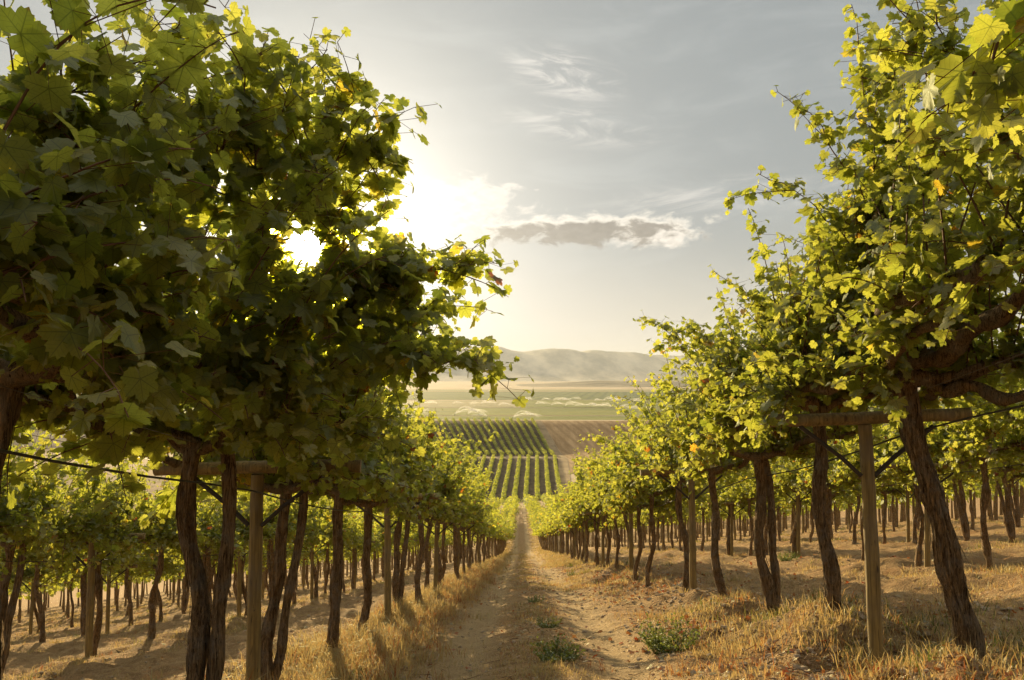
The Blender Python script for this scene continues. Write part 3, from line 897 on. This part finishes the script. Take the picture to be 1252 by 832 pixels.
for k, (y, kw, exx, lab) in enumerate(left_near):
    loc = vloc(L_ - (.05 if abs(y - 2.9) < .1 else 0), y); rg = np.random.default_rng(500 + k)
    parts = vine_parts(rg, 0 if y < 9 else 1, extra=ex(loc, exx), origin=np.array(loc), step=.066 if y < 7 else .06, size=.084 if y < 7 else .072, lateral=.8, tall=(1.0 if y < 7 or (loc[0] > 0 and y < 9) else .6), **{'skirt': (.7 if y < 7 else .5), 'slim': (1 if y > 5.5 else 0), **kw})
    total_leaves += parts[3]
    build_vine(loc, lab, 'vines of the left row', parts)
# --- right row, nearest vines
right_near = [
    (1.6, dict(nshoot=30, lean=(.2, 0)), [((1330, 100, 1.9), (1260, 80, 1.75), (1190, 92, 1.65), 2)], 'vine outside the right edge whose large pale leaves hang into the upper right corner'),
    (3.2, dict(nshoot=46, lean=(.3, 0)), [((1300, 300, 3.2), (1200, 100, 3.3), (1130, 10, 3.4), 7), ((1250, 200, 3.2), (1180, 60, 3.3), (1090, 20, 3.5), 6)],
     'vine at the right edge with a thick arm rising to the right'),
    (5.0, dict(nshoot=58, lean=(.38, 0), r0=.074, hh=1.98),
     [((1110, 440, 4.9), (1060, 150, 4.7), (1042, 4, 4.6), 7), ((1110, 400, 4.9), (1050, 170, 4.8), (950, 112, 4.8), 5),
      ((1100, 400, 4.9), (1040, 260, 4.9), (930, 213, 5.0), 4), ((1080, 420, 5.0), (1060, 300, 5.0), (1030, 250, 5.0), 7),
      ((1090, 420, 5.0), (1080, 280, 5.0), (1060, 180, 4.8), 8), ((1120, 300, 4.6), (1110, 150, 4.5), (1080, 70, 4.5), 9)],
     'vine with the big leaning trunk in front of the first right post'),
    (6.6, dict(top=.88, nshoot=58, lean=(.16, 0), r0=.058, hh=1.9),
     [((1000, 480, 6.5), (960, 380, 6.4), (872, 332, 6.4), 3), ((1000, 480, 6.5), (980, 380, 6.4), (915, 372, 6.4), 6), ((1010, 440, 6.4), (1020, 340, 6.2), (1005, 300, 6.2), 7)],
     'vine with a crooked trunk, first behind the first right post'),
    (8.2, dict(twin=.11, top=.9, nshoot=56, lean=(.14, 0), r0=.056), [((930, 510, 8.2), (870, 430, 8.0), (782, 386, 8.0), 6), ((930, 500, 8.2), (880, 420, 8.0), (832, 392, 8.0), 8)],
     'vine with a forked dark trunk, second behind the first right post'),
    (10.2, dict(nshoot=52, lean=(.16, 0), r0=.054), [((860, 540, 10.2), (840, 480, 10), (790, 464, 10), 6)], 'vine leaning outward just before the second right post'),
    (12.2, dict(nshoot=50, lean=(.1, 0), r0=.054), [], 'vine just beyond the second right post'),
]
for k, (y, kw, exx, lab) in enumerate(right_near):
    loc = vloc(R_, y); rg = np.random.default_rng(700 + k)
    big_ = .066 if y > 2 else .08
    parts = vine_parts(rg, 0 if y < 9 else 1, extra=ex(loc, exx), origin=np.array(loc), step=.055 if y < 7 else .06, size=big_, lateral=.85, tall=(1.0 if y < 9.5 else .4), skirt=(.7 if y < 9.5 else .4), slim=(-1 if 2 < y < 9.5 else 0), **kw)
    total_leaves += parts[3]
    e = build_vine(loc, lab, 'vines of the right row', parts)
    if 4.5 < y < 5.5:       # the heavy arms that leave the head of the big vine towards the camera
        for (a, b, c, r) in (((1108, 450, 5.0), (1180, 430, 4.6), (1290, 320, 4.0), .06), ((1108, 462, 5.0), (1180, 480, 4.8), (1290, 488, 4.2), .045)):
            Q = bez(*[px(*q) - np.array(loc) for q in (a, b, c)], 20); Q[:, 2] += .03 * np.sin(np.arange(20) * .8)
            m_ = MB(); rr = np.random.default_rng(3); nz = rr.normal(0, .1, (20, 10))
            tube(m_, Q, np.linspace(r * 1.1, r * .7, 20) * (1 + .15 * np.sin(np.arange(20) * 1.1)), 10, ridge=lambda i, th: 1 + .12 * np.sin(3 * th + i * .4) + nz)
            m_.build('cordon', BARK, e)

# --- shared prototypes for the rest
def variant(seed, lod, **kw):
    rg = np.random.default_rng(seed)
    tr, co, cr, n = vine_parts(rg, lod, **kw)
    return [m.build('trunk', BARK) for m in tr], [m.build('cordon', BARK) for m in co], cr.build('crown', [LEAF, CANE], smooth=False)


MID = [variant(900 + i, 1, nshoot=58, size=.072, step=.066, tall=.42, skirt=.4, lean=((-.08, .1, .02, -.02, .16, -.14)[i], (.05, -.05, .1, 0, -.1, .08)[i]), r0=.054, seg=12, strips=16, twin=(.12 if i == 2 else -.1 if i == 4 else False), lateral=.7) for i in range(6)]
FAR = [variant(950 + i, 2, nshoot=42, size=.092, step=.10, tall=.3, skirt=.4, lean=((-.08, .1, .02)[i], 0), r0=.054, seg=7, strips=0, lateral=.6) for i in range(3)]
FARR = [variant(970 + i, 3, nshoot=30, size=.15, step=.17, tall=.95, skirt=.4, lean=(0, 0), r0=.06, seg=6, strips=0, lateral=.5) for i in range(3)]

FULL = [variant(930 + i, 1, nshoot=62, size=.074, step=.064, tall=.55, skirt=1.1, lean=((.1, -.06, .03, .14)[i], (.05, -.05, .1, 0)[i]), r0=(.052, .06, .046, .056)[i], seg=12, strips=16, twin=(.12 if i == 1 else False), lateral=.7) for i in range(4)]
FULLF = [variant(960 + i, 2, nshoot=46, size=.095, step=.10, tall=.5, skirt=1.1, lean=((-.06, .12, .02)[i], 0), r0=.056, seg=7, strips=0, lateral=.6) for i in range(3)]
spots = []
for r, rx in enumerate(ROWX):
    near_row = rx in (L_, R_) or abs(rx - L_) < .01 or abs(rx - R_) < .01
    y0 = 14.4 if near_row else (3.0 if abs(rx) < 9 else 5.0) + (r % 3) * .6
    for y in np.arange(y0, 208, 2.0):
        yj = y + rng.uniform(-.15, .15)
        # seen inside the frame (with the spread of the crown)?
        u = 626 + F * (rx / yj)
        if abs(u - 626) > 626 + 1.8 * F / yj + 60: continue
        spots.append((yj, rx + rng.normal(0, .04), r, near_row))
# the ones that show largest: the two rows beside the path first, then the neighbours by distance
def rank(s):
    y, x, r, nr = s
    side = min(abs(ROWX[r] - L_), abs(ROWX[r] - R_)) / 4.6
    return y * (1 if nr else 1.0 + .75 * side) * (1 if side < 4 else 1.6)
spots.sort(key=rank)
things, rest = spots[:282], spots[282:]
print('vines things', len(things), 'rest', len(rest), 'max y', max(s[0] for s in things))


def place(s, k):
    y, x, r, nr = s
    main_left = nr and x < 0
    V = (MID if main_left else FULL) if y < 27 else (FAR if main_left else FULLF) if y < 60 else FARR
    tr, co, cr = V[int(rng.integers(len(V)))]
    loc = vloc(x, y); e = empty('grape_vine', loc)
    mir = -1 if rng.random() < .5 else 1; sc = rng.uniform(.92, 1.08)
    e.scale = (mir * sc, 1, sc * rng.uniform(.95, 1.05))
    left = x < 0; side = round(min(abs(ROWX[r] - L_), abs(ROWX[r] - R_)) / 4.6)
    if nr:
        lab = ('vine in the long left row beside the dirt track, beyond the second post' if left else
               'vine in the long right row beside the dirt track, beyond the second post')
        grp = 'vines of the left row' if left else 'vines of the right row'
    else:
        if left:
            lab = ['', 'vine in the first row beyond the left row, seen under its canopy', 'vine in the second row beyond the left row, seen between trunks',
                   'small vine among the rows far off beyond the left row'][min(side, 3)]
        else:
            lab = ['', 'vine in the first row beyond the right row, seen between its trunks', 'vine in the second row beyond the right row, on the rising ground',
                   'small vine among the rows far off beyond the right row'][min(side, 3)]
        grp = ('vines %s rows beyond the left row' if left else 'vines %s rows beyond the right row') % ('one', 'two', 'three or more')[min(side, 3) - 1]
    tag(e, lab, 'grape vine', grp)
    for o in tr + ([*co] if y < 40 else co[:2]) + [cr]:
        c = o.copy(); COL.objects.link(c); c.parent = e


for k, s in enumerate(things): place(s, k)


# --- everything smaller and farther: one mass of distant vines
def mass():
    mb = MB(); P_, T_, N_, S_, t_ = [], [], [], [], []
    for (y, x, r, nr) in rest:
        n = int(np.clip(5200 / y, 40, 420)); z0 = float(base_h(x, y)); sl = -float(np.interp(y, _yy, _ss))
        sz = .11 * math.sqrt(420 / n) ** .9
        ly = rng.uniform(-1.1, 1.1, n); lz = rng.beta(1.6, 1.3, n); sx = rng.choice([-1, 1], n)
        w = .75 + .6 * lz
        lx = sx * np.abs(rng.normal(.55, .33, n)) * w * 1.4
        z = 1.65 + 1.75 * lz * (1 + .25 * vnoise(ly * 1.7 + y, lx * 1.7 + x)) - .25 * np.abs(lx)
        P_.append(np.column_stack([x + lx, y + ly, z0 + z + sl * ly]))
        N_.append(np.column_stack([lx, 0 * lx, .6 + 0 * lx]) + rng.normal(0, .5, (n, 3)))
        t = rng.normal(0, .5, (n, 3)); t[:, 2] -= .7; T_.append(t)
        S_.append(sz * rng.uniform(.7, 1.25, n)); t_.append(np.clip(rng.normal(.48, .15, n), 0, .88))
        l = rng.uniform(-.12, .12); 
        tube(mb, [(x + l, y, z0 - .1), (x + l * .3, y + .03, z0 + .9), (x, y, z0 + 1.85)], [.1, .075, .06], 4, 1, cap=False)
        tube(mb, [(x - .6, y - 1, z0 + 1.9 - sl), (x, y, z0 + 1.85), (x + .6, y + 1, z0 + 1.9 + sl)], .04, 3, 1, cap=False)
    add_leaves(mb, np.concatenate(P_), np.concatenate(T_), np.concatenate(N_), np.concatenate(S_), np.concatenate(t_), 3)
    o = mb.build('distant_vines', [LEAF, BARK], smooth=False)
    tag(o, 'mass of small vines far down the slope where rows run together', 'vines', kind='stuff')


mass()
for V in MID + FULL + FULLF + FAR + FARR:
    for o in V[0] + V[1] + [V[2]]: bpy.data.objects.remove(o)

# ------------------------------------------------------------------ trellis posts and wires
def round_log(mb, a, b, r, rg, seg=16, n=10, taper=0.0):
    t = np.linspace(0, 1, n)[:, None]; P = np.asarray(a) * (1 - t) + np.asarray(b) * t
    P = P + rg.normal(0, .0025, P.shape)
    nz = rg.normal(0, .012, (n, seg))
    tube(mb, P, r * (1 - taper * t[:, 0]), seg, ridge=lambda i, th: 1 + nz)


def post_proto(seed, lean=0.0):
    rg = np.random.default_rng(seed)
    a, b, c = MB(), MB(), [MB(), MB()]
    round_log(a, (lean, 0, -.3), (0, 0, 1.80), .054, rg, taper=.12)
    round_log(b, (-.78, 0, 1.86 - .04), (.78, 0, 1.86 + .02), .048, rg, n=12)
    for i, s in enumerate((-1, 1)):
        tube(c[i], [(s * .05, -.02, 1.42), (s * .2, -.02, 1.56), (s * .50, -.02, 1.79)], .017, 6)
    return a.build('post', WOOD), b.build('crossarm', WOOD), [q.build('brace', STEEL) for q in c]


POSTS = [post_proto(40, .0), post_proto(41, .04)]
pcount = 0
for r, rx in enumerate(ROWX):
    nr = abs(rx - L_) < .01 or abs(rx - R_) < .01
    ys = [5.6, 11.3, 17.6] + list(np.arange(23.6, 110, 6.1)) if nr else list(np.arange(4.2 + (r * 2.3) % 5, 70, 6.1))
    for j, y in enumerate(ys):
        if abs(F * rx / y) > 640 + F / y: continue
        side = round(min(abs(rx - L_), abs(rx - R_)) / 4.6)
        if side > 3: continue
        a, b, cc = POSTS[1 if (rx > 0 and nr and j == 0) else 0]
        e = empty('trellis_post', vloc(rx, y))
        left = rx < 0
        if nr and j < 3:
            lab = '%s wooden post of the %s row, %s' % (('first', 'second', 'third')[j], 'left' if left else 'right',
                  ('thick, with two dark braces', 'standing between rough vine trunks', 'small and straight among dark trunks')[j])
        elif nr: lab = 'small wooden trellis post far down the %s row, beyond the third post' % ('left' if left else 'right')
        else: lab = 'wooden post with crossarm standing in the rows beyond the %s row' % ('left' if left else 'right')
        tag(e, lab, 'trellis post', ('posts of the left row', 'posts of the right row', 'posts beyond the left row', 'posts beyond the right row')[(0 if nr else 2) + (0 if left else 1)])
        for o in (a, b, *(cc if y < 40 else [])):
            c = o.copy(); COL.objects.link(c); c.parent = e
        e.rotation_euler = (rng.normal(0, .012), rng.normal(0, .012), rng.normal(0, .04))
        pcount += 1
for a, b, cc in POSTS:
    for o in (a, b, *cc): bpy.data.objects.remove(o)
print('posts', pcount, 'leaves near', total_leaves)

for r, rx in enumerate(ROWX):
    side = round(min(abs(rx - L_), abs(rx - R_)) / 4.6)
    if side > 1: continue
    left = rx < 0
    for s, what in ((0.05, 'middle of the'), ((-1 if left else 1), 'outer')):
        ys = np.arange(-3, 110, 1.5); x = np.full(len(ys), rx + s * .74)
        z = base_h(np.full(len(ys), rx), ys) + 1.90 - .03 * np.abs(np.sin((ys - 5.6) / 6.1 * math.pi))
        mb = MB(); tube(mb, np.column_stack([x, ys, z]), .0019, 4)
        tag(mb.build('trellis_wire', WIRE), 'galvanised wire along the %s crossarms of the %s%s row' % (what, '' if side == 0 else 'next ', 'left' if left else 'right'), 'wire', 'trellis wires')
    ys = np.arange(-3, 60, .75)
    mb = MB(); tube(mb, np.column_stack([rx + .12 + .02 * np.sin(ys), ys, base_h(np.full(len(ys), rx), ys) + 1.66 - .05 * np.abs(np.sin((ys - 5) / 2 * math.pi / 2))]), .0065, 6)
    tag(mb.build('drip_hose', HOSE), 'black drip irrigation hose slung below the crossarms of the %s%s row' % ('' if side == 0 else 'next ', 'left' if left else 'right'), 'hose')

# ------------------------------------------------------------------ ground cover
def blades(mb, x, y, h, w, lean, tint, rg):
    n = len(x); z = height(x, y) - .01
    a = rg.uniform(0, 6.28, n); la = rg.uniform(0, 6.28, n)
    d = np.column_stack([np.cos(a), np.sin(a), 0 * a]); ld = np.column_stack([np.cos(la), np.sin(la), 0 * la])
    B = np.column_stack([x, y, z]); w = w[:, None]
    m = B + ld * (h * lean * .35)[:, None] + np.array([0, 0, 1]) * (h * .55)[:, None]
    t = B + ld * (h * lean)[:, None] + np.array([0, 0, 1]) * (h * (1 - .45 * lean))[:, None]
    V = np.stack([B - d * w, B + d * w, m + d * w * .75, m - d * w * .75, t], 1).reshape(-1, 3)
    k = np.arange(n)[:, None] * 5
    mb.add(V, k + np.array([[0, 1, 2, 3]]), 0, tint)
    # tip triangles share the same vertices
    mb.f.append((k + np.array([[3, 2, 4]])) + mb.n - len(V)); mb.mi.append(np.zeros(n, int)); mb.tint.append(np.asarray(tint))


def grass():
    rg = np.random.default_rng(21); mb = MB()
    # tufts: centre, then blades round it
    def tufts(n, xf, y0, y1, hmin, hmax, nb, tint, spread=.09, thr=None):
        y = y0 + (y1 - y0) * rg.random(n) ** 1.9; x = xf(n)
        if thr is not None:
            k = fbm(x * .9 + 40, y * .55, 3) > thr; x, y = x[k], y[k]
        n = len(x)
        hh = rg.uniform(hmin, hmax, n)
        X = (x[:, None] + rg.normal(0, spread, (n, nb))).ravel(); Y = (y[:, None] + rg.normal(0, spread, (n, nb))).ravel()
        H = (hh[:, None] * rg.uniform(.4, 1.1, (n, nb))).ravel()
        tt = np.clip(tint + np.repeat(rg.normal(0, .11, n), nb) + rg.normal(0, .05, n * nb), 0, 1)
        blades(mb, X, Y, H, rg.uniform(.0016, .0034, len(X)) * (1 + Y * .045), rg.uniform(.15, 1.0, len(X)), tt, rg)
    # beside the left row: thick tall dry grass
    tufts(1500, lambda n: rg.normal(-1.95, .38, n), 3.5, 45, .10, .38, 26, .55)
    tufts(900, lambda n: rg.normal(-1.75, .32, n), 3.5, 30, .06, .2, 24, .62)
    tufts(700, lambda n: rg.normal(-1.6, .35, n), 3.5, 45, .14, .40, 16, .93)
    # beside the right row: lower patches
    tufts(1500, lambda n: rg.normal(2.3, .75, n), 4, 45, .05, .26, 24, .60, thr=.09)
    tufts(700, lambda n: rg.normal(2.5, .9, n), 4, 45, .03, .10, 14, .72, thr=-.3)
    tufts(420, lambda n: rg.normal(2.3, .8, n), 4, 40, .06, .20, 20, .93, thr=-.1)
    tufts(420, lambda n: rg.normal(3.0, .9, n), 4, 34, .08, .26, 22, .18, .12, thr=.05)
    # middle strip of the track
    tufts(1500, lambda n: rg.normal(.2, .15, n), 4, 90, .02, .11, 16, .55, thr=-.12)
    tufts(260, lambda n: rg.normal(.2, .18, n), 4, 60, .04, .12, 16, .88, thr=-.05)
    # short stubble over everything
    tufts(9500, lambda n: rg.uniform(-9, 11, n), 4, 34, .02, .09, 9, .58, .12, thr=-.05)
    tufts(1600, lambda n: rg.normal(-1.7, .5, n), 30, 170, .10, .30, 12, .58)
    tufts(1600, lambda n: rg.normal(2.3, .5, n), 30, 170, .10, .28, 12, .58)
    # in the other rows
    for rx in ROWX:
        if abs(rx) > 30 or abs(rx - L_) < .1 or abs(rx - R_) < .1: continue
        tufts(900, lambda n: rg.normal(rx, .8, n), 5, 60, .05, .22, 18, .58, thr=-.1)
        tufts(250, lambda n: rg.normal(rx - 2.3, .9, n), 5, 60, .05, .14, 18, .6, thr=-.05)
        tufts(160, lambda n: rg.normal(rx, .9, n), 6, 50, .08, .22, 20, .18, thr=.06)
        tufts(200, lambda n: rg.normal(rx, .9, n), 6, 50, .05, .16, 18, .93, thr=.0)
    tag(mb.build('dry_grass', GRASS, smooth=False), 'dry straw coloured grass along the rows and the track middle', 'grass', kind='stuff')


def litter():
    rg = np.random.default_rng(31); mb = MB()
    def patch(n, xf, y0, y1, s0, s1, tint, thr=None):
        y = y0 + (y1 - y0) * rg.random(n) ** 1.7; x = xf(n)
        if thr is not None:
            k = fbm(x * .8 + 9, y * .6 + 3, 3) > thr; x, y = x[k], y[k]
        n = len(x); z = height(x, y) + rg.uniform(.003, .03, n)
        N = rg.normal(0, .38, (n, 3)); N[:, 2] += 1
        add_leaves(mb, np.column_stack([x, y, z]), rg.normal(0, 1, (n, 3)), N, rg.uniform(s0, s1, n), np.clip(rg.normal(tint, .2, n), 0, 1), 2)
    patch(9000, lambda n: rg.normal(2.9, 1.0, n), 4, 45, .018, .046, .58, -.25)
    patch(1500, lambda n: rg.normal(2.9, 1.0, n), 7, 45, .02, .05, .85, .1)
    patch(4200, lambda n: rg.normal(-2.0, .6, n), 4, 40, .02, .045, .5)
    patch(2600, lambda n: rg.uniform(-9, 12, n), 4, 40, .015, .04, .35, .0)
    patch(1500, lambda n: rg.normal(7.2, .9, n), 6, 40, .02, .05, .75, .0)
    patch(900, lambda n: rg.normal(.2, .25, n), 5, 30, .015, .035, .5, .05)
    tag(mb.build('fallen_leaves', LITTER, smooth=False), 'brown and red fallen vine leaves scattered over the dry soil', 'leaf litter', kind='stuff')


def clods():
    rg = np.random.default_rng(41); mb = MB()
    import itertools
    ph = (1 + 5 ** .5) / 2
    ico = np.array([(-1, ph, 0), (1, ph, 0), (-1, -ph, 0), (1, -ph, 0), (0, -1, ph), (0, 1, ph), (0, -1, -ph), (0, 1, -ph), (ph, 0, -1), (ph, 0, 1), (-ph, 0, -1), (-ph, 0, 1)]) / 1.9
    fc = np.array([(0, 11, 5), (0, 5, 1), (0, 1, 7), (0, 7, 10), (0, 10, 11), (1, 5, 9), (5, 11, 4), (11, 10, 2), (10, 7, 6), (7, 1, 8), (3, 9, 4), (3, 4, 2), (3, 2, 6), (3, 6, 8), (3, 8, 9), (4, 9, 5), (2, 4, 11), (6, 2, 10), (8, 6, 7), (9, 8, 1)])
    n = 11000
    y = 4.5 + 30 * rg.random(n) ** 1.8; x = np.where(rg.random(n) < .55, rg.normal(2.7, .8, n), rg.uniform(-7, 10, n))
    s = .006 + .028 * rg.random(n) ** 4 + np.where(np.abs(x - 2.8) < .8, .016 * rg.random(n) ** 3, 0)
    V = ico[None] * s[:, None, None] * rg.uniform(.6, 1.3, (n, 12, 1)) * np.array([1.2, 1, .7]) + np.column_stack([x, y, height(x, y) + s * .1])[:, None, :]
    mb.add(V.reshape(-1, 3), (np.arange(n)[:, None, None] * 12 + fc[None]).reshape(-1, 3))
    tag(mb.build('pebbles', STONE, smooth=False), 'small clods and pebbles of dry soil strewn on the ground', 'pebbles', kind='stuff')


def twigs():
    rg = np.random.default_rng(77); mb = MB(); n = 1500
    y = 4.5 + 34 * rg.random(n) ** 1.7; x = np.where(rg.random(n) < .6, rg.normal(2.6, 1.0, n), rg.uniform(-8, 11, n))
    for i in range(n):
        a = rg.uniform(0, 6.3); L = rg.uniform(.04, .2); dx, dy = math.cos(a) * L, math.sin(a) * L
        xs = np.array([x[i], x[i] + dx * .5 + rg.normal(0, .01), x[i] + dx]); ys = np.array([y[i], y[i] + dy * .5 + rg.normal(0, .01), y[i] + dy])
        tube(mb, np.column_stack([xs, ys, height(xs, ys) + rg.uniform(.003, .02, 3)]), [.004, .003, .0015], 4, cap=False)
    tag(mb.build('fallen_twigs', CANE), 'broken prunings and twigs lying on the soil under the rows', 'twigs', kind='stuff')


def weed(x, y, rad, hgt, n, label, green=.12, seed=0):
    rg = np.random.default_rng(60 + seed)
    loc = vloc(x, y); e = empty('weed', loc); tag(e, label, 'weed')
    mb, ms = MB(), MB(); acc = []
    for i in range(n):
        a = rg.uniform(0, 6.28); o = rad * math.sqrt(rg.random()); p0 = np.array([o * math.cos(a) * .6, o * math.sin(a) * .6, 0.0])
        L = hgt * rg.uniform(.35, 1.3)
        path = shoot_path(p0, (math.cos(a) * .7, math.sin(a) * .7, 1.0), L, rg, droop=.6, n=7, wob=.25)
        tube(ms, path, np.linspace(.0028, .001, 7), 3, cap=False)
        m = 16; q = rg.integers(1, 7, m); P = path[q] + rg.normal(0, .012, (m, 3))
        add_leaves(mb, P, rg.normal(0, .6, (m, 3)) + [0, 0, .5], rg.normal(0, .7, (m, 3)) + [0, 0, .5], rg.uniform(.007, .017, m), np.clip(rg.normal(green + .25, .12, m), 0, 1), 3)
    ms.build('stem', WEEDLEAF, e); mb.build('leaf_clump', WEEDLEAF, e, smooth=False)


WEEDLEAF = leaf_material('weed_leaf', [(0, (.07, .10, .02)), (.5, (.15, .18, .04)), (1, (.3, .24, .08))], [(0, (.12, .2, .03)), (.5, (.26, .3, .05)), (1, (.4, .3, .1))], tw=.4, gloss=.03)
grass(); litter(); clods(); twigs()


def gpos(sx, sy):
    """where the line of sight to (sx, sy) meets the soil"""
    v = px(sx, sy, 1.0) - np.array([0, 0, EYE]); d = 2.0
    while d < 400:
        p = v * d
        if EYE + p[2] < float(base_h(p[0], p[1])): break
        d *= 1.004
    return p[0], p[1]


for i, (sx, sy, rad, h, n, lab) in enumerate([
        (820, 790, .30, .26, 150, 'bushy green weed at the right verge of the track'),
        (682, 806, .22, .20, 110, 'green weed growing in the middle strip of the track'),
        (655, 738, .14, .12, 50, 'small dark weed farther up the middle strip of the track'),
        (672, 765, .16, .12, 55, 'low olive weed just beyond the green one in the track middle'),
        (965, 690, .35, .22, 110, 'green weed patch under the vines between first and second right post'),
        (700, 705, .2, .16, 50, 'small green weed by the foot of the right row far down the track')]):
    x, y = gpos(sx, sy); weed(x, y, rad, h, n, lab, .2 if i != 3 else .45, i)

# ------------------------------------------------------------------ haze
def haze():
    m, n = mat('valley_haze')
    v = n.n('ShaderNodeVolumePrincipled')
    v.inputs['Color'].default_value = (.86, .93, 1.0, 1); v.inputs['Density'].default_value = 0.6e-4; v.inputs['Anisotropy'].default_value = .1
    n.n('ShaderNodeOutputMaterial', ins={'Volume': v.outputs[0]})
    zb = float(base_h(0, 5000)) - 12; zt = 400
    V = [(sx * 15500, y, z) for z in (zb, zt) for (sx, y) in ((-1, -300), (1, -300), (1, 16500), (-1, 16500))]
    mb = MB(); mb.add(V, [(3, 2, 1, 0), (4, 5, 6, 7), (0, 1, 5, 4), (1, 2, 6, 5), (2, 3, 7, 6), (3, 0, 4, 7)])
    tag(mb.build('haze', m, smooth=False), 'warm haze filling the valley air', 'haze', kind='stuff')


haze()
